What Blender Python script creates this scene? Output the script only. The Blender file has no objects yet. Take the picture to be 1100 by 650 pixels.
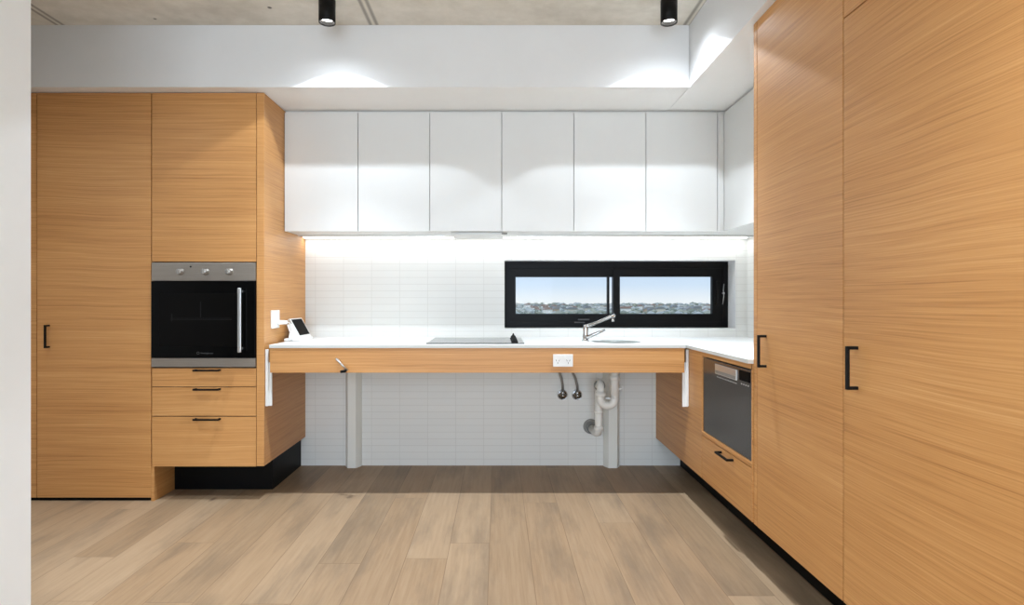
import bpy, bmesh, math, random
from mathutils import Vector, Matrix
random.seed(7)
S = bpy.context.scene
COL = S.collection
PI = math.pi

# ------------------------------------------------------------------ materials
def _nt(name):
    m = bpy.data.materials.new(name); m.use_nodes = True
    nt = m.node_tree; nt.nodes.clear()
    out = nt.nodes.new('ShaderNodeOutputMaterial')
    p = nt.nodes.new('ShaderNodeBsdfPrincipled')
    nt.links.new(p.outputs[0], out.inputs[0])
    return m, nt, p
def N(nt, t, **kw):
    n = nt.nodes.new(t)
    for k, v in kw.items(): setattr(n, k, v)
    return n
def L(nt, a, b): nt.links.new(a, b)
def math_(nt, op, a, b=None, c=None):
    n = N(nt, 'ShaderNodeMath', operation=op)
    for i, v in enumerate((a, b, c)):
        if v is None: continue
        if isinstance(v, (int, float)): n.inputs[i].default_value = v
        else: L(nt, v, n.inputs[i])
    return n.outputs[0]
def vmath(nt, op, a, b):
    n = N(nt, 'ShaderNodeVectorMath', operation=op)
    for i, v in enumerate((a, b)):
        if isinstance(v, (tuple, list)): n.inputs[i].default_value = v
        else: L(nt, v, n.inputs[i])
    return n.outputs[0]
def noise(nt, vec, scale, detail=4, rough=.55):
    n = N(nt, 'ShaderNodeTexNoise'); n.inputs['Scale'].default_value = scale
    n.inputs['Detail'].default_value = detail; n.inputs['Roughness'].default_value = rough
    L(nt, vec, n.inputs['Vector']); return n.outputs['Fac']
def ramp(nt, fac, stops):
    r = N(nt, 'ShaderNodeValToRGB'); cr = r.color_ramp
    while len(cr.elements) < len(stops): cr.elements.new(.5)
    for e, (p, c) in zip(cr.elements, stops):
        e.position = p; e.color = (*c, 1) if len(c) == 3 else c
    L(nt, fac, r.inputs[0]); return r.outputs[0]
def mix(nt, fac, a, b, mode='MIX'):
    n = N(nt, 'ShaderNodeMix', data_type='RGBA', blend_type=mode)
    for i, v in ((0, fac), (6, a), (7, b)):
        if isinstance(v, (int, float)): n.inputs[i].default_value = v
        elif isinstance(v, tuple): n.inputs[i].default_value = (*v, 1) if len(v) == 3 else v
        else: L(nt, v, n.inputs[i])
    return n.outputs[2]
def bump(nt, p, h, strength=.1, dist=.002):
    b = N(nt, 'ShaderNodeBump'); b.inputs['Strength'].default_value = strength
    b.inputs['Distance'].default_value = dist
    L(nt, h, b.inputs['Height']); L(nt, b.outputs[0], p.inputs['Normal'])
def srgb(r, g, b):
    f = lambda c: (c/255/12.92) if c/255 <= .04045 else ((c/255+.055)/1.055)**2.4
    return (f(r), f(g), f(b))
def pos(nt): return N(nt, 'ShaderNodeNewGeometry').outputs['Position']

def plain(name, col, rough=.5, metal=0, var=.04, scale=6, spec=.5, stretch=None, bmp=0):
    m, nt, p = _nt(name)
    v = pos(nt)
    if stretch: v = vmath(nt, 'MULTIPLY', v, stretch)
    f = noise(nt, v, scale)
    a = tuple(max(0, c*(1-var)) for c in col); b = tuple(min(1, c*(1+var)) for c in col)
    L(nt, ramp(nt, f, [(.3, a), (.7, b)]), p.inputs['Base Color'])
    p.inputs['Roughness'].default_value = rough; p.inputs['Metallic'].default_value = metal
    p.inputs['Specular IOR Level'].default_value = spec
    if bmp: bump(nt, p, f, bmp)
    return m
def emit(name, col, strength):
    m, nt, p = _nt(name)
    f = noise(nt, pos(nt), 20)
    L(nt, ramp(nt, f, [(0, tuple(c*.97 for c in col)), (1, col)]), p.inputs['Emission Color'])
    p.inputs['Base Color'].default_value = (*col, 1); p.inputs['Emission Strength'].default_value = strength
    return m

def make_veneer():
    m, nt, p = _nt('oak_veneer')
    oi = N(nt, 'ShaderNodeObjectInfo')
    off = N(nt, 'ShaderNodeCombineXYZ')
    for i, k in enumerate((31., 17., 5.)): L(nt, math_(nt, 'MULTIPLY', oi.outputs['Random'], k), off.inputs[i])
    v = vmath(nt, 'ADD', pos(nt), off.outputs[0])
    # slow waviness so that the grain lines drift up and down
    w = noise(nt, vmath(nt, 'MULTIPLY', v, (.9, .9, .6)), 1.0, 2)
    sh = N(nt, 'ShaderNodeCombineXYZ'); L(nt, math_(nt, 'MULTIPLY', w, .05), sh.inputs[2])
    v = vmath(nt, 'ADD', v, sh.outputs[0])
    fine = noise(nt, vmath(nt, 'MULTIPLY', v, (2.2, 2.2, 230.)), 1.0, 5, .65)
    med = noise(nt, vmath(nt, 'MULTIPLY', v, (1.0, 1.0, 75.)), 1.0, 4, .6)
    broad = noise(nt, vmath(nt, 'MULTIPLY', v, (.35, .35, 5.)), 1.0, 2)
    g = math_(nt, 'ADD', math_(nt, 'ADD', math_(nt, 'MULTIPLY', fine, .53), math_(nt, 'MULTIPLY', med, .27)), math_(nt, 'MULTIPLY', broad, .2))
    c = ramp(nt, g, [(.33, srgb(160, 106, 54)), (.46, srgb(194, 139, 81)), (.55, srgb(204, 150, 91)), (.68, srgb(217, 168, 112))])
    L(nt, c, p.inputs['Base Color'])
    p.inputs['Roughness'].default_value = .42; p.inputs['Specular IOR Level'].default_value = .45
    bump(nt, p, fine, .05, .0006)
    return m

def make_floor():
    m, nt, p = _nt('oak_floorboards')
    P = pos(nt); sx = N(nt, 'ShaderNodeSeparateXYZ'); L(nt, P, sx.inputs[0])
    W, LEN = .186, 2.1
    u = math_(nt, 'DIVIDE', math_(nt, 'ADD', sx.outputs[0], .04+W*40), W)
    iu = math_(nt, 'FLOOR', u); fu = math_(nt, 'FRACT', u)
    wn = N(nt, 'ShaderNodeTexWhiteNoise', noise_dimensions='1D'); L(nt, iu, wn.inputs['W'])
    v = math_(nt, 'ADD', math_(nt, 'DIVIDE', sx.outputs[1], LEN), math_(nt, 'MULTIPLY', wn.outputs['Value'], 7.3))
    iv = math_(nt, 'FLOOR', v); fv = math_(nt, 'FRACT', v)
    cb = N(nt, 'ShaderNodeCombineXYZ'); L(nt, iu, cb.inputs[0]); L(nt, iv, cb.inputs[1])
    w2 = N(nt, 'ShaderNodeTexWhiteNoise', noise_dimensions='2D'); L(nt, cb.outputs[0], w2.inputs['Vector'])
    sh = N(nt, 'ShaderNodeVectorMath', operation='SCALE'); L(nt, w2.outputs['Color'], sh.inputs[0]); sh.inputs['Scale'].default_value = 13.
    vec = vmath(nt, 'ADD', P, sh.outputs[0])
    gr = noise(nt, vmath(nt, 'MULTIPLY', vec, (70., 3.2, 1.)), 1.0, 6, .62)
    cl = noise(nt, vmath(nt, 'MULTIPLY', vec, (7., 1.5, 1.)), 1.0, 5, .6)
    base = ramp(nt, w2.outputs['Value'], [(0, srgb(138, 116, 91)), (.25, srgb(150, 123, 94)), (.7, srgb(156, 131, 103)), (1, srgb(166, 141, 113))])
    c = mix(nt, .30, base, ramp(nt, gr, [(.3, srgb(120, 97, 73)), (.5, srgb(152, 127, 99)), (.7, srgb(170, 148, 121))]), 'MIX')
    c = mix(nt, math_(nt, 'MULTIPLY', ramp_val(nt, cl, .48, .72), .6), c, srgb(102, 88, 73))
    vo = N(nt, 'ShaderNodeTexVoronoi'); vo.inputs['Scale'].default_value = 2.1
    L(nt, vmath(nt, 'MULTIPLY', vec, (1., .5, 1.)), vo.inputs['Vector'])
    kn = ramp_val(nt, vo.outputs['Distance'], .05, .0)
    c = mix(nt, kn, c, srgb(70, 48, 32))
    e1 = math_(nt, 'MINIMUM', fu, math_(nt, 'SUBTRACT', 1., fu))
    e2 = math_(nt, 'MULTIPLY', math_(nt, 'MINIMUM', fv, math_(nt, 'SUBTRACT', 1., fv)), LEN/W)
    e = math_(nt, 'MINIMUM', e1, e2)
    seam = ramp_val(nt, e, .012, .002)
    c = mix(nt, math_(nt, 'MULTIPLY', seam, .6), c, srgb(96, 72, 50))
    L(nt, c, p.inputs['Base Color'])
    p.inputs['Roughness'].default_value = .48; p.inputs['Specular IOR Level'].default_value = .3
    bump(nt, p, math_(nt, 'SUBTRACT', math_(nt, 'MULTIPLY', gr, .3), seam), .12, .001)
    return m
def ramp_val(nt, v, a, b):
    n = N(nt, 'ShaderNodeMapRange'); n.clamp = True
    L(nt, v, n.inputs[0]); n.inputs[1].default_value = a; n.inputs[2].default_value = b
    return n.outputs[0]

def make_concrete():
    m, nt, p = _nt('raw_concrete')
    P = pos(nt)
    n1 = noise(nt, vmath(nt, 'MULTIPLY', P, (1., 1.6, 1.)), 1.6, 8, .65); n2 = noise(nt, P, 14, 4)
    c = ramp(nt, n1, [(.3, srgb(196, 189, 175)), (.5, srgb(219, 213, 200)), (.7, srgb(233, 228, 217))])
    c = mix(nt, .25, c, ramp(nt, n2, [(.35, srgb(188, 181, 166)), (.7, srgb(234, 228, 217))]))
    vo = N(nt, 'ShaderNodeTexVoronoi'); vo.inputs['Scale'].default_value = 3.6; L(nt, P, vo.inputs['Vector'])
    c = mix(nt, ramp_val(nt, vo.outputs['Distance'], .05, .03), c, srgb(92, 88, 80))
    sx = N(nt, 'ShaderNodeSeparateXYZ'); L(nt, P, sx.inputs[0])
    for off in (.0, .035):       # paired form joints running away from the camera every 1.75 m
        f = math_(nt, 'FRACT', math_(nt, 'DIVIDE', math_(nt, 'ADD', sx.outputs[0], .71-off+17.5), 1.75))
        d = math_(nt, 'MULTIPLY', math_(nt, 'MINIMUM', f, math_(nt, 'SUBTRACT', 1., f)), 1.75)
        c = mix(nt, math_(nt, 'MULTIPLY', ramp_val(nt, d, .014, .004), .7), c, srgb(112, 106, 96))
    L(nt, c, p.inputs['Base Color']); p.inputs['Roughness'].default_value = .75
    bump(nt, p, n2, .15, .003)
    return m

def make_tile(name, axis):
    m, nt, p = _nt(name)
    sx = N(nt, 'ShaderNodeSeparateXYZ'); L(nt, pos(nt), sx.inputs[0])
    cb = N(nt, 'ShaderNodeCombineXYZ')
    L(nt, math_(nt, 'ADD', sx.outputs[axis], .489+1.95), cb.inputs[0])
    L(nt, math_(nt, 'SUBTRACT', sx.outputs[2], .606-.0467*20), cb.inputs[1])
    br = N(nt, 'ShaderNodeTexBrick'); br.offset = 0; br.squash = 1
    L(nt, cb.outputs[0], br.inputs['Vector'])
    br.inputs['Scale'].default_value = 1; br.inputs['Brick Width'].default_value = .195
    br.inputs['Row Height'].default_value = .0467; br.inputs['Mortar Size'].default_value = .0017
    br.inputs['Mortar Smooth'].default_value = .3; br.inputs['Bias'].default_value = 0
    br.inputs['Color1'].default_value = (*srgb(229, 230, 227), 1)
    br.inputs['Color2'].default_value = (*srgb(231, 232, 229), 1)
    br.inputs['Mortar'].default_value = (*srgb(214, 214, 210), 1)
    L(nt, br.outputs['Color'], p.inputs['Base Color'])
    p.inputs['Roughness'].default_value = .4; p.inputs['Specular IOR Level'].default_value = .3
    bump(nt, p, math_(nt, 'SUBTRACT', 1., br.outputs['Fac']), .15, .0008)
    return m

def make_glass():
    m, nt, p = _nt('window_glass')
    out = [n for n in nt.nodes if n.type == 'OUTPUT_MATERIAL'][0]
    nt.nodes.remove(p)
    t = N(nt, 'ShaderNodeBsdfTransparent'); g = N(nt, 'ShaderNodeBsdfGlossy'); g.inputs['Roughness'].default_value = .02
    f = noise(nt, pos(nt), 3)
    L(nt, ramp(nt, f, [(0, (.95, .97, .97)), (1, (.98, .99, .99))]), t.inputs[0])
    mx = N(nt, 'ShaderNodeMixShader'); mx.inputs[0].default_value = .004
    L(nt, t.outputs[0], mx.inputs[1]); L(nt, g.outputs[0], mx.inputs[2]); L(nt, mx.outputs[0], out.inputs[0])
    return m

def make_braid():
    m, nt, p = _nt('braided_steel')
    w = N(nt, 'ShaderNodeTexWave'); w.inputs['Scale'].default_value = 120; L(nt, pos(nt), w.inputs['Vector'])
    L(nt, ramp(nt, w.outputs['Fac'], [(0, (.10, .10, .10)), (1, (.45, .45, .44))]), p.inputs['Base Color'])
    p.inputs['Metallic'].default_value = .7; p.inputs['Roughness'].default_value = .4
    return m

M = dict(
    veneer=make_veneer(), floor=make_floor(), concrete=make_concrete(),
    tile_x=make_tile('white_finger_tile', 0), tile_y=make_tile('white_finger_tile_side', 1), glass=make_glass(), braid=make_braid(),
    wall=plain('white_wall_paint', srgb(226, 227, 227), .75, var=.012),
    latchgrey=plain('latch_grey', (.07, .07, .075), .4),
    wall_lit=plain('white_wall_paint_lit', srgb(242, 242, 240), .8, var=.01),  # wall paint with light put into its colour, for undersides and left wall end
    white=plain('white_satin_laminate', srgb(222, 223, 221), .45, var=.008, spec=.3),
    stone=plain('white_stone', srgb(236, 237, 234), .35, var=.01, scale=40, spec=.35),
    edge=plain('grey_stone_edge', srgb(205, 208, 204), .4, var=.01),
    dark=plain('dark_gap', (.03, .02, .013), .8),
    shade=plain('shadow_gap_grey', srgb(150, 151, 150), .7),
    kick=plain('black_kickboard', (.0028, .0029, .003), .5, spec=.12),
    blackm=plain('matt_black_metal', (.004, .0036, .0033), .5, metal=0, spec=.18),
    frame=plain('black_aluminium', (.0035, .0036, .0042), .42, spec=.14),
    steel=plain('brushed_steel', (.34, .30, .255), .38, metal=.75, stretch=(2, 2, 120), var=.08),
    dwsteel=plain('dark_brushed_steel', (.13, .122, .115), .24, metal=.85, stretch=(60, 60, 1.5), var=.1),
    knobsteel=plain('knob_steel', (.36, .34, .31), .4, metal=.7),
    silver=plain('satin_silver', (.62, .62, .61), .3, metal=.85),
    chrome=plain('chrome', (.52, .52, .52), .08, metal=1),
    blackglass=plain('black_oven_glass', (.0025, .0025, .0025), .12, spec=.10),
    innerglass=plain('dark_oven_window', (.004, .0037, .0035), .2, spec=.08),
    hob=plain('ceramic_hob_glass', (.02, .02, .021), .05, spec=.6),
    plastic=plain('white_plastic', srgb(232, 233, 231), .35, var=.01),
    pvc=plain('pvc_pipe', srgb(238, 238, 233), .4, var=.015),
    greyplastic=plain('grey_plastic', srgb(140, 140, 136), .45),
    column=plain('painted_column', srgb(234, 235, 229), .5, var=.01),
    screen=plain('black_screen', (.002, .002, .002), .3, spec=.02),
    lens=emit('lamp_lens', (1., .97, .92), 14.),
    led=emit('light_strip_diffuser', (1., .98, .95), 2.),
    badge=plain('badge_print', (.10, .10, .10), .5),
    basin=plain('white_basin_shaded', srgb(150, 155, 150), .3, var=.01),  # white bowl painted grey to stand for its inner shading
)

# ------------------------------------------------------------------ geometry helpers (world metres: x right, y away, z up)
def B(): return bmesh.new()
def bx(bm, x0, x1, y0, y1, z0, z1, bev=0, mi=0, seg=2):
    r = bmesh.ops.create_cube(bm, size=1)
    vs = r['verts']
    for v in vs:
        v.co = Vector(((x0+x1)/2+v.co.x*abs(x1-x0), (y0+y1)/2+v.co.y*abs(y1-y0), (z0+z1)/2+v.co.z*abs(z1-z0)))
    fs = list({f for v in vs for f in v.link_faces})
    for f in fs: f.material_index = mi
    if bev:
        es = list({e for v in vs for e in v.link_edges})
        bmesh.ops.bevel(bm, geom=es, offset=bev, segments=seg, affect='EDGES', profile=.5)
    return vs
def tube(bm, pts, r, seg=14, caps=True, mi=0):
    pts = [Vector(p) for p in pts]; n = len(pts)
    rs = r if isinstance(r, (list, tuple)) else [r]*n
    t0 = (pts[1]-pts[0]).normalized()
    u = t0.orthogonal().normalized(); rings = []
    for i in range(n):
        t = (pts[min(i+1, n-1)]-pts[max(i-1, 0)]).normalized()
        u = (u-t*u.dot(t)).normalized(); w = t.cross(u)
        rings.append([bm.verts.new(pts[i]+(u*math.cos(2*PI*k/seg)+w*math.sin(2*PI*k/seg))*rs[i]) for k in range(seg)])
    for a, b in zip(rings, rings[1:]):
        for k in range(seg):
            f = bm.faces.new((a[k], a[(k+1) % seg], b[(k+1) % seg], b[k])); f.smooth = True; f.material_index = mi
    if caps:
        for rr, rev in ((rings[0], True), (rings[-1], False)):
            f = bm.faces.new(list(reversed(rr)) if rev else rr); f.material_index = mi
    return rings
def lathe(bm, c, axis, prof, seg=32, mi=0, caps=False):
    """prof: (radius, distance along axis) pairs"""
    c = Vector(c); ax = Vector(axis).normalized(); u = ax.orthogonal().normalized(); w = ax.cross(u)
    rings = []
    for r, h in prof:
        if r < 1e-6: rings.append([bm.verts.new(c+ax*h)])
        else: rings.append([bm.verts.new(c+ax*h+(u*math.cos(2*PI*k/seg)+w*math.sin(2*PI*k/seg))*r) for k in range(seg)])
    for a, b in zip(rings, rings[1:]):
        for k in range(seg):
            if len(a) == 1 and len(b) == 1: continue
            if len(a) == 1: f = bm.faces.new((a[0], b[(k+1) % seg], b[k]))
            elif len(b) == 1: f = bm.faces.new((a[k], a[(k+1) % seg], b[0]))
            else: f = bm.faces.new((a[k], a[(k+1) % seg], b[(k+1) % seg], b[k]))
            f.smooth = True; f.material_index = mi
def prism(bm, poly, axis, a, b, mi=0):
    """extrude polygon; axis 2: poly=(x,y) z a..b ; axis 1: poly=(x,z) y a..b ; axis 0: poly=(y,z)"""
    def P(p, h):
        return Vector((p[0], p[1], h)) if axis == 2 else (Vector((p[0], h, p[1])) if axis == 1 else Vector((h, p[0], p[1])))
    A = [bm.verts.new(P(p, a)) for p in poly]; Bv = [bm.verts.new(P(p, b)) for p in poly]
    n = len(poly)
    fs = [bm.faces.new(A), bm.faces.new(list(reversed(Bv)))]
    for k in range(n): fs.append(bm.faces.new((A[k], Bv[k], Bv[(k+1) % n], A[(k+1) % n])))
    for f in fs: f.material_index = mi
    return A+Bv
def xform(bm, verts, mat):
    for v in verts: v.co = mat @ v.co
def arc(c, r, a0, a1, n, plane='xz'):
    out = []
    for i in range(n+1):
        a = a0+(a1-a0)*i/n
        d = (math.cos(a)*r, math.sin(a)*r)
        out.append((c[0]+d[0], c[1], c[2]+d[1]) if plane == 'xz' else (c[0], c[1]+d[0], c[2]+d[1]))
    return out

def _link(name, bm, mats, origin):
    bmesh.ops.recalc_face_normals(bm, faces=bm.faces)
    me = bpy.data.meshes.new(name); bm.to_mesh(me); bm.free()
    me.transform(Matrix.Translation(-Vector(origin)))
    for m in (mats if isinstance(mats, (list, tuple)) else [mats]): me.materials.append(M[m] if isinstance(m, str) else m)
    o = bpy.data.objects.new(name, me); COL.objects.link(o)
    return o
def props(o, label, cat, group=None, kind=None):
    if label: o['label'] = label
    if cat: o['category'] = cat
    if group: o['group'] = group
    if kind: o['kind'] = kind
ORG = {}
def thing(name, label, cat, loc, group=None, kind=None):
    o = bpy.data.objects.new(name, None); COL.objects.link(o); o.location = loc
    o.empty_display_size = .1
    props(o, label, cat, group, kind); ORG[o] = Vector(loc); return o
def part(name, bm, mats, parent, label=None):
    o = _link(name, bm, mats, ORG[parent]); o.parent = parent; ORG[o] = ORG[parent]
    if label: o['label'] = label
    return o
def single(name, bm, mats, label, cat, group=None, kind=None):
    xs = [v.co for v in bm.verts]
    c = ((min(p.x for p in xs)+max(p.x for p in xs))/2, (min(p.y for p in xs)+max(p.y for p in xs))/2, min(p.z for p in xs))
    o = _link(name, bm, mats, c); o.location = c; ORG[o] = Vector(c)
    props(o, label, cat, group, kind); return o
def struct(name, bm, mats, label=None):
    return single(name, bm, mats, label, None, None, 'structure')

# ------------------------------------------------------------------ key dimensions
EYE = 1.149
YB = 4.01            # back wall
YL = 3.30            # front plane of oven tower / bench
XT = -1.338          # right face of oven tower
XR = 1.10            # face of right cabinets
XW = 1.73            # right wall
ZC = 2.684; ZS = 2.338
ZT = .894            # worktop top

# ------------------------------------------------------------------ shell
def lit_soffit_faces(b):
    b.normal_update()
    for f in b.faces: f.material_index = 1 if f.normal.z < -.9 else 0  # downward faces painted lighter to stand for bounced light
b = B(); bx(b, -3.0, 2.0, -3.6, YB+.2, -.08, 0); struct('floor', b, 'floor', 'wide pale oak floorboards running away from the viewer')
b = B(); bx(b, -3.0, 2.0, -3.6, YB+.2, ZC, ZC+.2); struct('ceiling', b, 'concrete', 'raw grey concrete ceiling slab')
# back wall with the window opening
WX0, WX1, WZ0, WZ1 = .045, 1.650, .952, 1.4264
b = B()
bx(b, -3.0, WX0, YB, YB+.2, 0, ZC); bx(b, WX1, 2.0, YB, YB+.2, 0, ZC)
bx(b, WX0, WX1, YB, YB+.2, 0, WZ0); bx(b, WX0, WX1, YB, YB+.2, WZ1, ZC)
for f in b.faces:
    c = f.calc_center_median(); n = f.normal
    f.material_index = 0
b.faces.ensure_lookup_table(); b.normal_update()
for f in b.faces:
    f.material_index = 0 if abs(f.normal.y) > .9 else 1
struct('wall_back', b, ['tile_x', 'wall'], 'white wall of slim stacked tiles behind the bench')
b = B(); bx(b, XW, 2.0, .98, YB, 0, ZC); struct('wall_right', b, 'tile_y', 'white tiled side wall behind the right cabinets')
b = B(); bx(b, 1.10, 2.0, -3.6, .978, 0, ZC); struct('wall_front_right', b, 'wall', 'white side wall')
b = B(); bx(b, -3.0, -2.74, -3.6, YB, 0, ZC); struct('wall_far_left', b, 'wall', 'white wall at the far left')
b = B(); bx(b, -1.76, -1.605, -3.6, 1.983, 0, ZC); struct('wall_left', b, 'wall_lit', 'white end of a wall at the left edge')  # painted lighter than the other walls to look better lit
b = B(); bx(b, -2.74, 1.066, 3.22, YB, ZS, ZC); lit_soffit_faces(b); struct('trim_1', b, ['wall', 'wall_lit'], 'white bulkhead across the back above the overhead cabinets')
b = B(); bx(b, 1.068, XW, -3.6, YB, ZS, ZC); lit_soffit_faces(b); struct('trim_2', b, ['wall', 'wall_lit'], 'white bulkhead along the right above the tall cabinets')

# ------------------------------------------------------------------ window
w = thing('window_1', 'wide low black framed window above the bench', None, ((WX0+WX1)/2, 4.17, WZ0), kind='structure')
YF = 4.145; K = YF/620
wx = lambda px: (px-535)*K
wz = lambda py: EYE-(py-322.5)*K
gx = [(554, 652.8), (655.4, 657.6), (666, 765.3)]
y0, y1 = 297.6, 337.2
def ring(b, x0, x1, z0, z1, ix0, ix1, iz0, iz1, ya, yb, bev=0):
    bx(b, x0, ix0, ya, yb, z0, z1, bev); bx(b, ix1, x1, ya, yb, z0, z1, bev)
    bx(b, ix0, ix1, ya, yb, z0, iz0, bev); bx(b, ix0, ix1, ya, yb, iz1, z1, bev)
b = B()     # outer frame
ring(b, WX0, WX1, WZ0, WZ1, wx(548.5), wx(776.5), WZ0+.04, WZ1-.05, YF-.004, YF+.055)
bx(b, wx(658.8), wx(662), YF-.004, YF+.055, WZ0+.04, WZ1-.05)
part('window_frame', b, 'frame', w)
b = B()     # left sash, set slightly back
ring(b, wx(548.5), wx(654.9), WZ0+.04, WZ1-.05, wx(554), wx(652.8), wz(y1), wz(y0), YF+.008, YF+.045)
bx(b, wx(654.9), wx(658.8), YF+.008, YF+.045, WZ0+.04, wz(y1)); bx(b, wx(654.9), wx(658.8), YF+.008, YF+.045, wz(y0), WZ1-.05)
sl = part('window_sash', b, 'frame', w)
b = B(); bx(b, wx(621), wx(633), YF-.014, YF+.008, wz(344.2), wz(342.6), .002); bx(b, wx(617), wx(628), YF-.008, YF+.008, wz(347), wz(345.8), .001)
part('latch', b, 'latchgrey', sl, 'grey latch on the bottom rail')
b = B(); ring(b, wx(662), wx(776.5), WZ0+.04, WZ1-.05, wx(666), wx(765.3), wz(y1), wz(y0-.3), YF+.002, YF+.04)
sr = part('window_sash', b, 'frame', w)
b = B(); bx(b, wx(769.6), wx(773), YF-.010, YF+.003, wz(328), wz(302), .003)
h = part('handle', b, 'blackm', sr)
b = B(); tube(b, [(wx(775.5), YF-.012, wz(327)), (wx(776.6), YF-.016, wz(318)), (wx(776), YF-.016, wz(312)), (wx(777), YF-.012, wz(305))], .0028, 8)
lathe(b, (wx(776.3), YF-.022, wz(315)), (0, 1, 0), [(0, 0), (.007, 0), (.007, .018), (0, .018)], 16)
part('lock', b, 'silver', sr, 'small silver lock beside the right handle')
b = B()
bx(b, wx(554)-.004, wx(652.8)+.004, YF+.024, YF+.030, wz(y1)-.004, wz(y0)+.004); part('pane', b, 'glass', sl)
b = B(); bx(b, wx(666)-.004, wx(765.3)+.004, YF+.018, YF+.024, wz(y1)-.004, wz(y0)+.004); part('pane', b, 'glass', sr)

# ------------------------------------------------------------------ handles
def handle_vert(parent, x, y, z0, z1, depth, facing):
    """D-pull on a vertical door. facing 'y' = sticks out towards -y, 'x' = sticks out towards -x. (x,y) is on the door face."""
    t = .010; bm = B()
    if facing == 'y':
        bx(bm, x-t/2, x+t/2, y-depth, y-depth+t, z0, z1, .0015)
        for z in (z0, z1-t): bx(bm, x-t/2, x+t/2, y-depth+t*.5, y, z, z+t, .001)
    else:
        bx(bm, x-depth, x-depth+t, y-t/2, y+t/2, z0, z1, .0015)
        for z in (z0, z1-t): bx(bm, x-depth+t*.5, x, y-t/2, y+t/2, z, z+t, .001)
    return part('handle', bm, 'blackm', parent)
def handle_horiz(parent, x0, x1, y0, y1, z, depth, facing):
    t = .010; bm = B()
    if facing == 'y':
        bx(bm, x0, x1, y0-depth, y0-depth+t, z-t/2, z+t/2, .0015)
        for x in (x0, x1-t): bx(bm, x, x+t, y0-depth+t*.5, y0, z-t/2, z+t/2, .001)
    else:
        bx(bm, x0-depth, x0-depth+t, y0, y1, z-t/2, z+t/2, .0015)
        for y in (y0, y1-t): bx(bm, x0-depth+t*.5, x0, y, y+t, z-t/2, z+t/2, .001)
    return part('handle', bm, 'blackm', parent)

KL = YL/620
lx = lambda px: (px-535)*KL
lz = lambda py: EYE-(py-322.5)*KL
G = .0015
# ------------------------------------------------------------------ pantry on the left
t = thing('pantry_cabinet', 'full-height oak veneer pantry at the far left with one tall black-handled door', 'cabinet', (-2.3, 3.64, 0))
b = B(); bx(b, lx(39.5)+.004, -1.985, YL+.022, YB-.002, .06, ZS-.002); part('carcass', b, 'dark', t)
b = B(); bx(b, -1.983, -1.966, YL, YB-.002, 0, .196); bx(b, -1.983, -1.9805, YL+.022, YB-.002, .196, ZS-.002); part('side_panel', b, 'veneer', t)
b = B(); bx(b, lx(39.5)+.002, -1.984, YL, YL+.019, lz(534.6), ZS-.004, .0008); d = part('door', b, 'veneer', t)
handle_vert(d, -2.566, YL, .877, 1.009, .036, 'y')
b = B(); bx(b, -2.739, lx(39.5)-.002, YL, YL+.30, .02, ZS-.004, .0008); part('filler_panel', b, 'veneer', t)
b = B(); bx(b, -2.739, -1.985, YL+.012, YL+.028, 0, .058); part('kickboard', b, 'kick', t)

# ------------------------------------------------------------------ oven tower
t = thing('oven_cabinet', 'oak veneer oven tower with three drawers, raised on a black plinth', 'cabinet', (-1.66, 3.66, 0))
x0, x1 = lx(163.2), lx(275.2)
b = B()
bx(b, -1.980, XT-.034, YL+.6, YB-.002, .2, ZS-.002)
bx(b, -1.980, x0-.0012, YL+.021, YB-.002, .2, ZS-.002); bx(b, -1.980, XT-.034, YL+.021, YB-.002, .2, .215)
bx(b, -1.980, XT-.034, YL+.021, YL+.6, lz(281.6)+.004, ZS-.002); bx(b, -1.980, XT-.034, YL+.021, YL+.6, .217, lz(395)-.004)
part('carcass', b, 'dark', t)
b = B(); bx(b, x1+.002, XT, YL, YB-.002, .2, ZS-.003, .001); part('side_panel', b, 'veneer', t)
b = B(); bx(b, x0, x1-.001, YL, YL+.019, lz(281.2), ZS-.004, .0008); part('door', b, 'veneer', t)
for (ya, yb_, yh) in ((395.6, 415.4, 398.2), (416.2, 446.8, 418.8), (447.8, 501.2, 451.2)):
    b = B(); bx(b, x0, x1-.001, YL, YL+.019, lz(yb_), lz(ya), .0008); d = part('drawer', b, 'veneer', t)
    hz = EYE-(yh-322.5)*(YL-.03)/620
    handle_horiz(d, -1.731, -1.584, YL, YL, hz, .034, 'y')
b = B(); bx(b, -1.964, -1.368, 3.505, YB-.002, 0, .199); part('kickboard', b, 'kick', t)

# ------------------------------------------------------------------ oven
t = thing('oven', 'built-in oven with stainless control panel and black glass door', 'oven', ((x0+x1)/2, 3.5, lz(394.4)))
ox0, ox1 = x0+.001, x1-.002
b = B(); bx(b, ox0+.02, ox1-.02, YL+.012, YL+.55, lz(393), lz(284)); part('body', b, 'dark', t)
b = B(); bx(b, ox0, ox1, YL-.006, YL+.014, lz(301.6), lz(282.2), .0012); cp = part('control_panel', b, 'steel', t)
for kx in (192.5, 219.5, 245.5):
    b = B(); X = (kx-535)*(YL-.02)/620; Z = EYE-(291.8-322.5)*(YL-.02)/620
    lathe(b, (X, YL-.006, Z), (0, -1, 0), [(.0205, 0), (.0205, .002), (.0165, .003), (.016, .026), (.014, .028), (0, .028)], 32)
    bx(b, X-.003, X+.003, YL-.040, YL-.033, Z-.0145, Z+.0145, .0015)
    part('knob', b, 'knobsteel', cp)
b = B(); lathe(b, (lx(205.5), YL-.006, lz(286.6)), (0, -1, 0), [(.005, 0), (.005, .002), (0, .002)], 12); part('indicator_light', b, 'kick', cp)
b = B(); bx(b, ox0, ox1, YL-.010, YL+.014, lz(384.2), lz(302.2), .0015); dr = part('door', b, 'blackglass', t)
b = B(); bx(b, lx(172), lx(262), YL-.0108, YL-.010, lz(372), lz(315)); part('viewing_window', b, 'innerglass', dr)
b = B()
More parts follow.
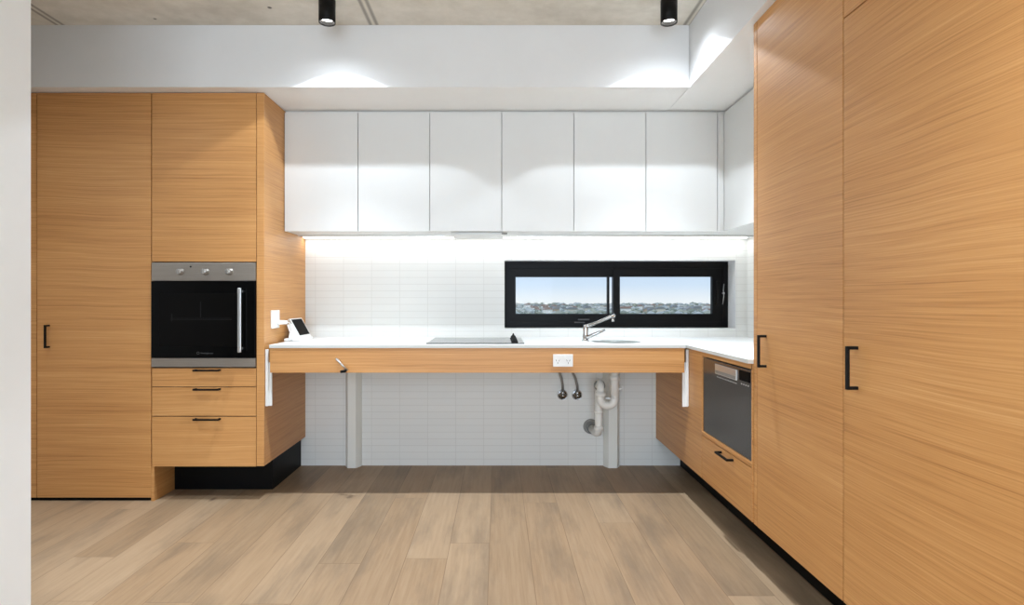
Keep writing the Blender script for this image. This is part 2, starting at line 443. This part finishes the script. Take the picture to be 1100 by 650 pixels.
for yy in (342, 343.4): bx(b, lx(184), lx(250), YL-.0112, YL-.0108, lz(yy)-.0015, lz(yy)+.0015)
bx(b, lx(185), lx(186.2), YL-.0112, YL-.0108, lz(345), lz(337)); bx(b, lx(216), lx(217), YL-.0112, YL-.0108, lz(341), lz(324))
part('rack', b, plain('faint_rack', (.012, .012, .012), .5, spec=.1), dr)
b = B(); bx(b, lx(259.3), lx(262.8), YL-.052, YL-.038, lz(378), lz(309.5), .003)
for yy in (313, 374): bx(b, lx(260), lx(262), YL-.042, YL-.010, lz(yy)-.006, lz(yy)+.006, .001)
part('handle', b, 'silver', dr, 'long upright silver handle')
b = B(); bx(b, ox0, ox1, YL-.008, YL+.014, lz(394.2), lz(384.8), .0012); part('bottom_trim', b, 'steel', t)
def text_part(txt, size, mats, parent, mat4, name='lettering'):
    cu = bpy.data.curves.new('lettering', 'FONT'); cu.body = txt; cu.size = size; cu.align_x = 'LEFT'
    o = bpy.data.objects.new('lettering_curve', cu); COL.objects.link(o)
    bpy.context.view_layer.update()
    me = bpy.data.meshes.new_from_object(o.evaluated_get(bpy.context.evaluated_depsgraph_get()))
    bpy.data.objects.remove(o)
    me.transform(mat4); me.transform(Matrix.Translation(-ORG[parent]))
    me.materials.clear(); me.materials.append(M[mats])
    p = bpy.data.objects.new(name, me); COL.objects.link(p); p.parent = parent; ORG[p] = ORG[parent]; return p
text_part('Westinghouse', .0125, 'badge', dr, Matrix.Translation((lx(216.3), YL-.0113, lz(380)))@Matrix.Rotation(PI/2, 4, 'X'))
b = B(); lathe(b, (lx(213.8), YL-.0100, lz(379.2)), (0, -1, 0), [(.0075, 0), (.0075, .0012), (.0058, .0012), (.0058, 0)], 20); part('emblem', b, 'badge', dr)

# ------------------------------------------------------------------ overhead cabinets along the back
YO = 3.607; KO = YO/620
xs = [-1.336]+[(p-535)*KO for p in (384.5, 461.7, 539., 616.3, 693.9, 770.8)]
ZO0, ZO1 = 1.582, 2.322
names = ['white overhead cabinet touching the oven tower, first of the row',
         'second white overhead cabinet from the oven tower',
         'third white overhead cabinet from the oven tower, over the left of the cooktop',
         'fourth white overhead cabinet from the oven tower, over the left end of the window',
         'fifth white overhead cabinet from the oven tower, above the sink tap',
         'last white overhead cabinet of the back row, beside the right corner']
for i in range(6):
    a, c = xs[i], xs[i+1]
    t = thing('overhead_cabinet', names[i], 'cabinet', ((a+c)/2, 3.8, ZO0), 'white overhead cabinets on the back wall')
    b = B(); bx(b, a+.0005, c-.0005, YO+.021, YB-.001, ZO0, ZS-.001)
    part('carcass', b, 'white', t)
    b = B(); bx(b, a+.002, c-.002, YO, YO+.019, ZO0-.002, ZO1, .001); part('door', b, 'white', t)
# corner filler + right-hand overhead
t = thing('overhead_cabinet', 'white overhead cabinet on the right side wall, beside the tall oak cupboard', 'cabinet', (1.57, 3.1, ZO0))
b = B(); bx(b, 1.434, XW-.001, 2.487, YB-.001, ZO0, ZS-.001); bx(b, 1.376, 1.434, YO+.022, YB-.001, ZO0, ZS-.001); part('carcass', b, 'white', t)
b = B(); bx(b, xs[6]+.003, 1.4133, YO+.006, YO+.021, ZO0-.001, ZO1, .001); part('filler_panel', b, 'white', t)
b = B(); bx(b, 1.414, 1.432, 2.488, YO+.004, ZO0-.002, ZO1, .001); part('door', b, 'white', t)

# rangehood and light strips under them
t = thing('rangehood', 'slim pull-out rangehood edge under the overhead cabinets above the cooktop', 'rangehood', (-.12, 3.75, 1.560))
b = B(); bx(b, (484-535)*KO, (541-535)*KO, 3.66, 3.92, 1.566, 1.5815, .002); part('body', b, 'white', t)
b = B(); bx(b, (486-535)*KO, (539-535)*KO, 3.654, 3.664, 1.569, 1.5725, .001); part('front_edge', b, 'silver', t)
b = B(); bx(b, (539-535)*KO, (545-535)*KO, 3.65, 3.68, 1.566, 1.576, .002); part('switch', b, 'greyplastic', t)
def strip(xa, xb, la_, lb_, lab):
    t = thing('light_strip', lab, 'light', ((xa+xb)/2, 3.955, 1.574), 'light strips under the overhead cabinets')
    b = B(); bx(b, la_, lb_, 3.838, 3.842, 1.5735, 1.5815); bx(b, xa, xb, 3.925, YB-.0005, 1.580, 1.5815); bx(b, la_, lb_, 3.842, 3.925, 1.580, 1.5815); part('channel', b, 'silver', t)
    b = B(); bx(b, xa, xb, 3.935, 3.975, 1.573, 1.580); part('diffuser', b, 'led', t)
    la = bpy.data.lights.new('strip_lamp', 'AREA'); la.shape = 'RECTANGLE'; la.size = xb-xa; la.size_y = .02
    la.energy = .58*(xb-xa); la.color = (.97, .985, 1.0)
    lo = bpy.data.objects.new('strip_lamp', la); COL.objects.link(lo); lo.parent = t; lo.location = (0, 0, -.004)
strip(-1.33, -.122, -1.33, -.355, 'light strip under the overhead cabinets, left of the rangehood')
strip(-.118, 1.70, .135, 1.70, 'light strip under the overhead cabinets, right of the rangehood above the window')

# ------------------------------------------------------------------ adjustable bench
BX0, BX1 = -1.308, 1.074
t = thing('bench', 'height-adjustable bench with white top and oak fascia across the back wall', 'bench', (-.1, 3.66, .734))
SKX, SKY, SKR = .728, 3.553, .150
def cut_slab(x0, x1, y0, y1, z0, z1, holes):
    b = B(); bx(b, x0, x1, y0, y1, z0, z1, .0015)
    me = bpy.data.meshes.new('slab'); b.to_mesh(me); b.free()
    o = bpy.data.objects.new('slab', me); COL.objects.link(o)
    tmp = []
    for (cx, cy, r) in holes:
        c = B(); bmesh.ops.create_cone(c, cap_ends=True, segments=64, radius1=r, radius2=r, depth=.3, matrix=Matrix.Translation((cx, cy, (z0+z1)/2)))
        mc = bpy.data.meshes.new('cut'); c.to_mesh(mc); c.free(); oc = bpy.data.objects.new('cut', mc); COL.objects.link(oc); tmp.append(oc)
        md = o.modifiers.new('b', 'BOOLEAN'); md.operation = 'DIFFERENCE'; md.object = oc; md.solver = 'EXACT'
    bpy.context.view_layer.update()
    m2 = bpy.data.meshes.new_from_object(o.evaluated_get(bpy.context.evaluated_depsgraph_get()))
    for q in tmp+[o]: bpy.data.objects.remove(q)
    b = B(); b.from_mesh(m2); return b
b = cut_slab(BX0, BX1, YL-.004, YB-.002, ZT-.019, ZT, [(SKX, SKY, SKR)])
b.normal_update()
for f in b.faces: f.material_index = 1 if f.normal.y < -.9 else 0
part('worktop', b, ['stone', 'edge'], t)
b = B(); bx(b, BX0+.004, BX1-.008, YL, YL+.019, .734, ZT-.0195, .0008); part('fascia', b, 'veneer', t)
b = B()
for X in (BX0+.006, BX1-.028): bx(b, X, X+.02, YL+.02, YB-.004, .80, ZT-.0195)
bx(b, BX0+.03, BX1-.03, YB-.03, YB-.004, .80, ZT-.0195)
part('subframe', b, 'white', t)
# crank
q = lambda px, py, d: ((px-535)*d/620, d, EYE-(py-322.5)*d/620)
b = B(); dC = YL-.035
tube(b, [q(364.2, 388, YL+.002), q(363, 386.5, YL-.015), q(361.3, 385.8, dC)], .0055, 12)
tube(b, [q(361, 385.4, dC), q(373.4, 398.2, dC)], .0060, 12)
ck = part('crank_handle', b, 'silver', t, 'silver crank lever hanging at a slant on the fascia')
b = B(); tube(b, [q(372.2, 397.6, dC), q(370.6, 398.6, dC-.012), q(366, 399.4, dC-.03)], [.006, .009, .008], 14); part('grip', b, 'blackm', ck)

# white lift rails either side of the bench
for (xa, xb, lab) in ((-1.3365, -1.302, 'short white upright rail at the left end of the bench, on the oven tower'),
                      (1.062, 1.0945, 'short white upright rail at the right end of the bench, on the base cabinet')):
    b = B()
    bx(b, xa, xb, YL+.022, YL+.032, .540, .79, .002) if xa < 0 else bx(b, xa, xb, YL+.022, YL+.032, .534, .79, .002)
    xo = (xa, xa+.016) if xa < 0 else (xb-.014, xb)
    bx(b, *xo, YL+.012, YL+.030, .54, .866, .002)
    single('lift_rail', b, 'plastic', lab, 'rail', 'lift rails at the bench ends')

# columns
def column(px_l, px_r, lab):
    s = 620/3.947; xa, xb = (px_l-535)/s, (px_r-535)/s
    m = .027
    b = B(); prism(b, [(xa-m, YB-.001), (xa-m*.9, YB-.02), (xa, 3.947), (xb, 3.947), (xb+m*.9, YB-.02), (xb+m, YB-.001)], 2, 0, .798)
    single('support_column', b, 'column', lab, 'column', 'columns under the bench')
column(373.4, 382.2, 'white column under the bench near the oven tower')
column(653.8, 663, 'white column under the bench behind the sink waste pipe')

# sink
t = thing('sink', 'round white sink bowl sunk into the bench top', 'sink', (SKX, SKY, ZT-.14))
b = B(); lathe(b, (SKX, SKY, ZT-.14), (0, 0, 1), [(.022, 0), (.09, .003), (.125, .02), (.142, .06), (.1485, .12), (.1485, .1385), (.1495, .1385), (.1495, .12), (.146, .056), (.128, .014), (.09, -.004), (.022, -.004)], 48)
part('bowl', b, 'basin', t)
b = B(); lathe(b, (SKX, SKY, ZT-.14), (0, 0, 1), [(0, .001), (.024, .001), (.03, .006), (.026, .007), (0, .004)], 24); part('drain', b, 'chrome', t)

# tap
dT = 3.59
t = thing('tap', 'chrome mixer tap with raised slanting spout beside the round sink', 'tap', (.544, dT, ZT))
b = B(); lathe(b, (.5437, dT, ZT), (.03, 0, 1), [(0, 0), (.022, 0), (.022, .004), (.0185, .006), (.0165, .05), (.0165, .086), (.014, .094), (0, .095)], 28); part('body', b, 'chrome', t)
b = B(); tube(b, [(.536, dT, .983), (.56, dT, .990), (.60, dT, 1.004), (.66, dT, 1.029), (.700, dT, 1.046), (.722, dT, 1.052), (.728, dT, 1.050)], [.012, .0115, .0095, .0095, .011, .0125, .008], 18); sp = part('spout', b, 'chrome', t)
b = B(); lathe(b, (.712, dT, 1.05), (.1, 0, -1), [(0, 0), (.0085, 0), (.0085, .032), (.007, .035), (0, .035)], 20); part('aerator', b, 'chrome', sp)
b = B(); tube(b, [(.550, dT-.012, .916), (.58, dT-.022, .932), (.62, dT-.03, .950), (.660, dT-.035, .966)], [.012, .0105, .0085, .0065], 14); part('lever', b, 'chrome', t)

# cooktop
t = thing('cooktop', 'flat black glass cooktop set on the white bench', 'cooktop', (-.13, 3.61, ZT))
b = B(); bx(b, -.4195, .154, 3.356, 3.866, ZT, ZT+.006, .002); part('glass_plate', b, 'hob', t)
for (cx, cy, r) in ((-.28, 3.48, .09), (-.28, 3.74, .075), (-.04, 3.48, .075), (-.04, 3.74, .09)):
    b = B(); lathe(b, (cx, cy, ZT+.006), (0, 0, 1), [(r, 0), (r, .0003), (r-.003, .0003), (r-.003, 0)], 48); part('cooking_zone', b, 'greyplastic', t)
for i, yy in enumerate((3.43, 3.54, 3.65, 3.76)):
    b = B(); X = .099
    lathe(b, (X, yy, ZT+.006), (0, 0, 1), [(.021, 0), (.021, .003), (.017, .006), (.015, .016), (.007, .022), (.003, .034), (0, .035)], 24); part('knob', b, 'blackm', t)

# power outlet on the fascia
def gpo(name, lab, x0, x1, z0, z1, y):
    t = thing(name, lab, 'power outlet', ((x0+x1)/2, y, z0))
    b = B(); bx(b, x0, x1, y-.009, y-.0005, z0, z1, .002); p = part('cover_plate', b, 'plastic', t)
    cx = (x0+x1)/2; cz = (z0+z1)/2
    for s in (-1, 1):
        b = B()
        for (dx, dz, a) in ((-.008, .002, -.5), (.008, .002, .5), (0, -.012, 0)):
            v = bx(b, -.0012, .0012, -.0005, .0005, -.005, .005)
            xform(b, v, Matrix.Translation((cx+s*.030+dx, y-.0093, cz-.002+dz))@Matrix.Rotation(a, 4, 'Y'))
        part('socket', b, 'dark', p)
        b = B(); bx(b, cx+s*.012-.005, cx+s*.012+.005, y-.012, y-.009, cz+.014, cz+.028, .001); part('switch', b, 'stone', p)
gpo('power_outlet', 'white double power outlet on the oak fascia below the sink', .314, .427, .769, .840, YL)

# outlet on the tower side + adapter + tablet
t = thing('power_outlet', 'white outlet plate on the side of the oven tower', 'power outlet', (XT, 3.45, .981))
b = B(); bx(b, XT+.0005, XT+.010, 3.392, 3.512, .981, 1.089, .003); p = part('cover_plate', b, 'plastic', t)
b = B(); bx(b, XT+.010, XT+.013, 3.405, 3.42, 1.05, 1.07, .001); part('switch', b, 'stone', p)
b = B(); bx(b, XT+.010, XT+.046, 3.475, 3.505, 1.002, 1.028, .004); bx(b, XT+.044, XT+.064, 3.478, 3.502, 1.004, 1.026, .003)
single('power_adapter', b, 'plastic', 'small white power adapter plugged into the outlet on the oven tower', 'adapter')
t = thing('tablet', 'small white tablet with a black screen leaning on a white stand on the bench corner', 'tablet', (-1.27, 3.75, ZT))
# local frame: the slab's length runs along y, face tilted towards +x
top = Vector((-1.311, 0, 1.026)); bot = Vector((-1.256, 0, .926))
dn = (bot-top).normalized(); nrm = Vector((-dn.z, 0, dn.x)); nrm = nrm if nrm.x > 0 else -nrm
def slab(y0, y1, a, c, f0, f1, bev=0):
    bm = B(); vs = bx(bm, f0, f1, y0, y1, -c, -a, bev)
    R = Matrix(((nrm.x, 0, -dn.x, top.x), (0, 1, 0, 0), (nrm.z, 0, -dn.z, top.z), (0, 0, 0, 1)))
    for v in bm.verts: v.co = R @ v.co
    return bm
part('shell', slab(3.645, 3.866, -.008, .130, -.016, -.0012, .003), 'plastic', t)
part('screen', slab(3.66, 3.85, 0, .114, -.0012, .0, 0), 'screen', t)
part('edge_trim', slab(3.640, 3.6455, 0, .114, -.012, -.002, .0005), 'silver', t)
b = B(); prism(b, [(-1.300, ZT+.001), (-1.216, ZT+.001), (-1.222, .912), (-1.250, .914), (-1.266, .935), (-1.300, 1.000), (-1.318, .996), (-1.296, .935)], 1, 3.60, 3.80)
st = part('stand', b, 'plastic', t)
b = B(); bx(b, -1.318, -1.285, 3.55, 3.62, ZT+.0005, .913, .006); bx(b, -1.293, -1.272, 3.57, 3.61, .905, .955, .005); bx(b, -1.285, -1.225, 3.585, 3.62, ZT+.0005, .925, .006); part('stand_foot', b, 'plastic', t)
b = B(); tube(b, [(XT+.062, 3.49, 1.014), (-1.262, 3.50, 1.01), (-1.262, 3.52, .97), (-1.28, 3.54, .93), (-1.29, 3.56, .905)], .0035, 8); part('cable', b, 'plastic', t)

# ------------------------------------------------------------------ under-bench plumbing
t = thing('waste_pipe', 'white plastic sink waste pipe with U-bend in front of the right column', 'pipe', (.71, 3.75, .25))
dP = 3.72; r = .0255
xr, xl, R = .752, .660, .046
zc = .515
b = B(); tube(b, [(SKX+.024, dP-.05, .745), (xr, dP, .70), (xr, dP, .66), (xr, dP, zc)], r, 20)
part('tail_pipe', b, 'pvc', t)
b = B(); tube(b, [(xr, dP, zc+.02)]+arc(((xr+xl)/2, dP, zc), R, 0, -PI, 16)+[(xl, dP, zc+.05)], r, 20); part('u_bend', b, 'pvc', t)
b = B(); tube(b, [(xl, dP, zc+.02)]+[(xl+.004*i/10, dP+.055-.055*math.cos(PI*i/10), .572+.040*math.sin(PI*i/10)) for i in range(11)]+[(xl+.006, dP+.11, .55)], r*.93, 20); part('elbow', b, 'pvc', t)
b = B(); lathe(b, (xl+.001, dP+.03, .590), (0, 1, .35), [(.030, 0), (.036, 0), (.036, .018), (.030, .018), (.030, 0)], 24); part('locking_ring', b, 'greyplastic', t, 'grey ring on the elbow')
b = B()
zz = .56; pts = []; rr = []
while zz > .30:
    pts.append((xl+.008, dP+.11, zz)); rr.append(.0235 if len(pts) % 2 else .0265); zz -= .008 if zz > .42 else .05
pts += [(xl+.008, dP+.112, .29), (xl+.006, dP+.125, .268), (xl-.002, dP+.16, .258), (xl-.01, YB-.01, .258)]; rr += [.0255]*4
tube(b, pts, rr, 20); part('down_pipe', b, 'pvc', t)
for (X, Y, z0, z1, rad) in ((xr, dP, .632, .664, .033), (xl, dP, .528, .556, .033), (xr, dP, .712, .732, .036)):
    b = B(); lathe(b, (X, Y, z0), (0, 0, 1), [(.024, 0), (rad, 0), (rad, z1-z0), (.024, z1-z0)], 18); part('nut', b, 'pvc', t)
for zc_, h_ in ((.40, .02), (.285, .03)):
    b = B(); lathe(b, (xl+.008, dP+.11, zc_), (0, 0, 1), [(.022, 0), (.0305, 0), (.0305, h_), (.022, h_)], 18); part('collar', b, 'pvc', t)
b = B(); tube(b, [(xr+.02, dP, .575), (xr+.05, dP, .582)], [.008, .008], 10); bx(b, xr+.045, xr+.056, dP-.01, dP+.01, .572, .594, .003); part('spigot', b, 'plastic', t)
b = B(); bx(b, xl+.035, xl+.08, dP+.02, dP+.05, .506, .52, .003); part('clip', b, 'plastic', t)
b = B(); lathe(b, ((634.5-535)*YB/620, YB-.001, EYE-(458-322.5)*YB/620), (0, -1, 0), [(.052, 0), (.052, .003), (.042, .008), (.036, .008), (.034, .003), (0, .003)], 28); part('wall_flange', b, 'greyplastic', t, 'grey round flange on the tiles')
for (px, x_top, lab) in ((604, 598.5, 'left of the two chrome stop valves with a grey hose under the bench'), (619.6, 611, 'right of the two chrome stop valves with a grey hose, nearer the waste pipe')):
    X = (px-535)*YB/620; Z = EYE-(424-322.5)*YB/620
    t = thing('stop_valve', lab, 'valve', (X, YB, Z-.035), 'stop valves under the bench')
    b = B(); lathe(b, (X, YB-.001, Z), (0, -1, 0), [(.036, 0), (.036, .010), (.033, .014), (.029, .012), (.026, .003), (0, .003)], 28); part('wall_plate', b, 'chrome', t)
    b = B(); lathe(b, (X, YB-.006, Z), (0, -1, 0), [(.009, 0), (.009, .04), (.010, .042), (.010, .052), (0, .052)], 20); tube(b, [(X, YB-.04, Z), (X, YB-.04, Z+.035)], .008, 14); part('valve_body', b, 'chrome', t)
    Xt = (x_top-535)*(YB-.06)/620
    b = B(); tube(b, [(X, YB-.04, Z+.03), (X-.002, YB-.042, Z+.07), (X*.75+Xt*.25, YB-.05, Z+.12), (X*.35+Xt*.65, YB-.055, Z+.17), (Xt-.01, YB-.06, Z+.22), (Xt-.045, YB-.07, Z+.31)], .0085, 12); part('hose', b, 'braid', t)

# ------------------------------------------------------------------ right base cabinet, worktop, dishwasher
XB = 1.096
DY0, DY1 = 2.500, 3.101; DZ0, DZ1 = .447, .846
t = thing('base_cabinet', 'low oak veneer cabinet on the right holding the dishwasher, with one drawer', 'cabinet', (1.4, 3.2, 0))
b = B()
bx(b, XB, XB+.019, DY1+.004, YB-.002, .192, ZT-.021, .0008)
bx(b, XB, XB+.019, DY0-.0125, DY1+.004, DZ1+.004, ZT-.021)
bx(b, XB, XB+.019, 2.4865, DY0-.003, .192, ZT-.021)
part('front_panel', b, 'veneer', t)
b = B()
bx(b, XB+.002, XB+.5, DY1+.001, DY1+.018, DZ0-.022, DZ1+.018); bx(b, XB+.002, XB+.5, DY0-.013, DY0-.0012, DZ0-.022, DZ1+.018)
bx(b, XB-.001, XB+.5, DY0-.002, DY1+.003, DZ0-.020, DZ0-.002)
part('surround', b, 'veneer', t)
b = B(); bx(b, XB+.03, XW-.002, DY1+.02, YB-.002, .193, ZT-.022); bx(b, XB+.03, XW-.002, 2.486, DY1+.02, .193, DZ0-.024); bx(b, XB+.52, XW-.002, 2.486, DY1+.02, DZ0-.024, ZT-.022); part('carcass', b, 'dark', t)
b = B(); bx(b, XB, XB+.019, DY0-.001, DY1+.001, .192, DZ0-.024, .0008); d = part('drawer', b, 'veneer', t)
handle_horiz(d, XB, XB, 2.685, 2.835, .403, .034, 'x')
b = B(); bx(b, 1.265, 1.283, 2.486, YB-.002, 0, .1925); part('kickboard', b, 'kick', t)
b = B(); bx(b, 1.0765, XW-.001, 2.486, YB-.002, ZT-.019, ZT, .0015); b.normal_update()
for f in b.faces: f.material_index = 1 if f.normal.x < -.9 else 0
single('worktop', b, ['stone', 'edge'], 'white stone worktop on the right over the dishwasher cabinet', 'worktop')

t = thing('dishwasher', 'stainless steel dishwasher built into the low right cabinet', 'dishwasher', (1.35, 2.8, DZ0))
b = B(); bx(b, XB+.022, XB+.5, DY0+.004, DY1-.004, DZ0, DZ1); part('body', b, 'dark', t)
b = B(); bx(b, XB+.006, XB+.022, DY0+.001, DY1-.002, DZ0, DZ1-.004, .0015); dd = part('door', b, 'dwsteel', t)
b = B(); bx(b, XB+.001, XB+.0065, 2.660, 2.922, .778, .828, .002); part('handle', b, 'silver', dd, 'pale silver grip strip')
b = B(); bx(b, XB+.0003, XB+.0012, 2.668, 2.914, .783, .797); part('grip_slot', b, 'greyplastic', dd)
b = B(); bx(b, XB+.003, XB+.0065, 2.524, 2.632, .786, .832, .001); part('display', b, 'screen', dd)
for k in range(4):
    b = B(); bx(b, XB+.004, XB+.0065, 2.535+k*.023, 2.545+k*.023, .768, .774); part('button', b, 'silver', dd)
b = B()
for k in range(14): bx(b, XB+.0045, XB+.0065, 2.665+k*.0175, 2.674+k*.0175, .762, .7665)
part('printed_marks', b, 'silver', dd)

# ------------------------------------------------------------------ tall right cabinets
def tall(lab, y0, y1, split):
    t = thing('tall_cabinet', lab, 'cabinet', (1.42, (y0+y1)/2, 0), 'tall oak cupboards on the right')
    b = B(); bx(b, XR+.021, XW-.002, y0+.001, y1-.001, .191, ZS-.002); part('carcass', b, 'dark', t)
    if split:
        b = B(); bx(b, XR, XR+.019, y0+.002, y1-.002, .188, split-.002, .0008); d = part('door', b, 'veneer', t)
        b = B(); bx(b, XR, XR+.019, y0+.002, y1-.002, split+.002, ZS-.003, .0008); part('upper_door', b, 'veneer', t)
    else:
        b = B(); bx(b, XR, XR+.019, y0+.002, y1-.002, .188, ZS-.003, .0008); d = part('door', b, 'veneer', t)
    b = B(); bx(b, 1.265, 1.283, y0, y1 if split else 2.4855, 0, .190); part('kickboard', b, 'kick', t)
    return t, d
t, d = tall('tall oak veneer cupboard next to the dishwasher, one full-height door', 1.841, 2.452, None)
handle_vert(d, XR, 2.368, .873, 1.006, .036, 'x')
b = B(); bx(b, XR, XW-.002, 2.4535, 2.484, .188, ZS-.003, .0008); part('side_panel', b, 'veneer', t)
t, d = tall('tall oak veneer cupboard nearest the viewer, with a separate top door', .98, 1.839, 2.045)
handle_vert(d, XR, 1.766, .875, 1.008, .036, 'x')

# ------------------------------------------------------------------ ceiling spotlights
def downlight(x, y, lab, power, size=116, blend=.1, glow=.045):
    t = thing('spotlight', lab, 'ceiling light', (x, y, ZC), 'black cylinder spotlights on the ceiling')
    b = B(); lathe(b, (x, y, ZC), (0, 0, -1), [(0, .0005), (.042, .0005), (.042, .115), (.0395, .1165), (.038, .1145), (.037, .108), (.037, .02), (0, .02)], 40); part('housing', b, 'blackm', t)
    b = B(); lathe(b, (x, y, ZC-.088), (0, 0, -1), [(0, 0), (.0365, 0), (.0365, .003), (.025, .006), (0, .007)], 32); part('lens', b, 'lens', t)
    for nm, e, sz, bl in (('wide_beam_lamp', power*.34, size, blend), ('beam_lamp', power*1.6, 84, 1.), ('glow_lamp', power*glow, 168, .7)):
        la = bpy.data.lights.new(nm, 'SPOT'); la.energy = e; la.spot_size = math.radians(sz); la.spot_blend = bl
        la.shadow_soft_size = .02; la.color = (.88, .98, 1.09)
        lo = bpy.data.objects.new(nm, la); COL.objects.link(lo); lo.parent = t; lo.location = (0, 0, -.098)
downlight(-.875, 2.955, 'black cylinder spotlight on the concrete ceiling, left of the two', 85)
downlight(.875, 2.955, 'black cylinder spotlight on the concrete ceiling, right one near the bulkhead corner', 85)
for (x, y) in ((-.875, .9), (.60, .9), (-.875, -1.1), (.60, -1.1)):  # unseen spotlights added to light the room and near floor
    downlight(x, y, 'black cylinder spotlight added out of view on the ceiling to brighten the room', 55, 110, .5)

downlight(-2.25, 2.2, 'added black cylinder spotlight hidden behind the left wall end, brightening the pantry', 60, 110, .5, .32)  # hidden lamp added to brighten the pantry side
# ------------------------------------------------------------------ outside
b = B(); bx(b, -700, 900, 60, 1150, -10., -9.)
o = struct('ground', b, plain('distant_ground', srgb(184, 182, 164), .9, var=.25, scale=.05), 'distant flat suburb seen through the window')
roofs = [srgb(158, 132, 118), srgb(140, 140, 138), srgb(206, 202, 194), srgb(150, 146, 140)]
walls = [srgb(236, 232, 224), srgb(214, 204, 186), srgb(226, 222, 216), srgb(190, 166, 142)]
hm = [(plain('house_wall', walls[i], .8), plain('house_roof', roofs[i], .8)) for i in range(4)]
HS = []
for i in range(170):
    y = 405+470*random.random()**1.2; x = y*random.uniform(0, .42)
    if any(abs(x-hx) < hw+6.5 and abs(y-hy) < 13 for hx, hy, hw in HS): continue
    w_, d_, h_ = random.uniform(4, 9.5), random.uniform(5, 8), random.uniform(2.2, 4.0)
    b = B(); bx(b, x-w_/2, x+w_/2, y, y+d_, -9., -9.+h_, 0, 0)
    prism(b, [(x-w_/2-.4, -9.+h_), (x+w_/2+.4, -9.+h_), (x+w_*.28, -9.+h_+1.5), (x-w_*.28, -9.+h_+1.5)], 1, y-.4, y+d_+.4, 1)
    HS.append((x, y+d_/2, w_/2))
    single('house', b, list(hm[i % 4]), 'small distant pitched-roof house in the suburb outside the window', 'house', 'distant houses outside the window')
b = B()
for i in range(1700):
    y = 405+700*random.random(); x = y*random.uniform(-.15, .56)
    if i > 1100: y = random.uniform(90, 405); x = y*random.uniform(-.15, .56)
    elif i > 800: y = random.uniform(850, 1120); x = y*random.uniform(-.15, .56)
    r = random.uniform(1.4, 3.4)*(1+.35*(y > 800)); h = r*random.uniform(.55, .9)
    if any(abs(x-hx) < hw+r*1.6+1 and abs(y-hy) < 6.5+r for hx, hy, hw in HS): continue
    g = bmesh.ops.create_icosphere(b, subdivisions=1, radius=1)
    mi = random.randrange(3)
    for v in g['verts']:
        v.co = Vector((x+v.co.x*r*random.uniform(.8, 1.5), y+v.co.y*r, -9.1+h*.8+v.co.z*h*random.uniform(.8, 1.15)))
    for f in {f for v in g['verts'] for f in v.link_faces}: f.material_index = mi
single('trees', b, [plain('far_tree_dark', srgb(134, 138, 122), .9, var=.2, scale=.3), plain('far_tree_mid', srgb(160, 160, 142), .9, var=.2, scale=.3), plain('far_tree_grey', srgb(176, 178, 172), .9, var=.2, scale=.3)],
       'mass of distant trees on the skyline outside the window', 'trees', None, 'stuff')

# ------------------------------------------------------------------ world, sun and added fill
wd = bpy.data.worlds.new('World'); S.world = wd; wd.use_nodes = True
nt = wd.node_tree; nt.nodes.clear()
out = N(nt, 'ShaderNodeOutputWorld'); bg = N(nt, 'ShaderNodeBackground'); L(nt, bg.outputs[0], out.inputs[0])
tc = N(nt, 'ShaderNodeTexCoord'); sx = N(nt, 'ShaderNodeSeparateXYZ'); L(nt, tc.outputs['Generated'], sx.inputs[0])
zz = ramp_val(nt, sx.outputs[2], -.1, .4)
L(nt, ramp(nt, zz, [(0, (.42, .42, .40)), (.17, (.85, .87, .88)), (.20, srgb(238, 243, 248)), (.25, srgb(212, 229, 248)), (.30, srgb(200, 221, 246)), (1, srgb(150, 190, 240))]), bg.inputs[0])
bg.inputs[1].default_value = .76
def area(name, loc, rot, sx_, sy_, e, col=(1, 1, 1)):
    la = bpy.data.lights.new(name, 'AREA'); la.shape = 'RECTANGLE'; la.size = sx_; la.size_y = sy_; la.energy = e; la.color = col
    o = bpy.data.objects.new(name, la); COL.objects.link(o); o.location = loc; o.rotation_euler = rot; return o
sun = bpy.data.lights.new('sun', 'SUN'); sun.energy = 1.3; sun.angle = .01; sun.color = (1, .95, .86)
so = bpy.data.objects.new('sun', sun); COL.objects.link(so); so.rotation_euler = (math.radians(33), 0, math.radians(-25))
# added fill lamp at the open end behind the viewer, evening out the light
area('rear_fill_lamp', (-.2, -3.5, 1.35), (PI/2, 0, 0), 2.6, 2.5, 95, (.82, .955, 1.10))

# ------------------------------------------------------------------ camera
cd = bpy.data.cameras.new('Camera'); cam = bpy.data.objects.new('Camera', cd); COL.objects.link(cam)
cam.location = (0, 0, EYE); cam.rotation_euler = (PI/2, 0, 0)
cd.sensor_fit = 'HORIZONTAL'; cd.sensor_width = 36; cd.lens = 36*620/1100
cd.shift_x = (550-535)/1100; cd.shift_y = -(325-322.5)/1100
cd.clip_start = .05; cd.clip_end = 3000
S.camera = cam
S.view_settings.view_transform = 'Standard'; S.view_settings.look = 'None'
S.view_settings.exposure = 0.48
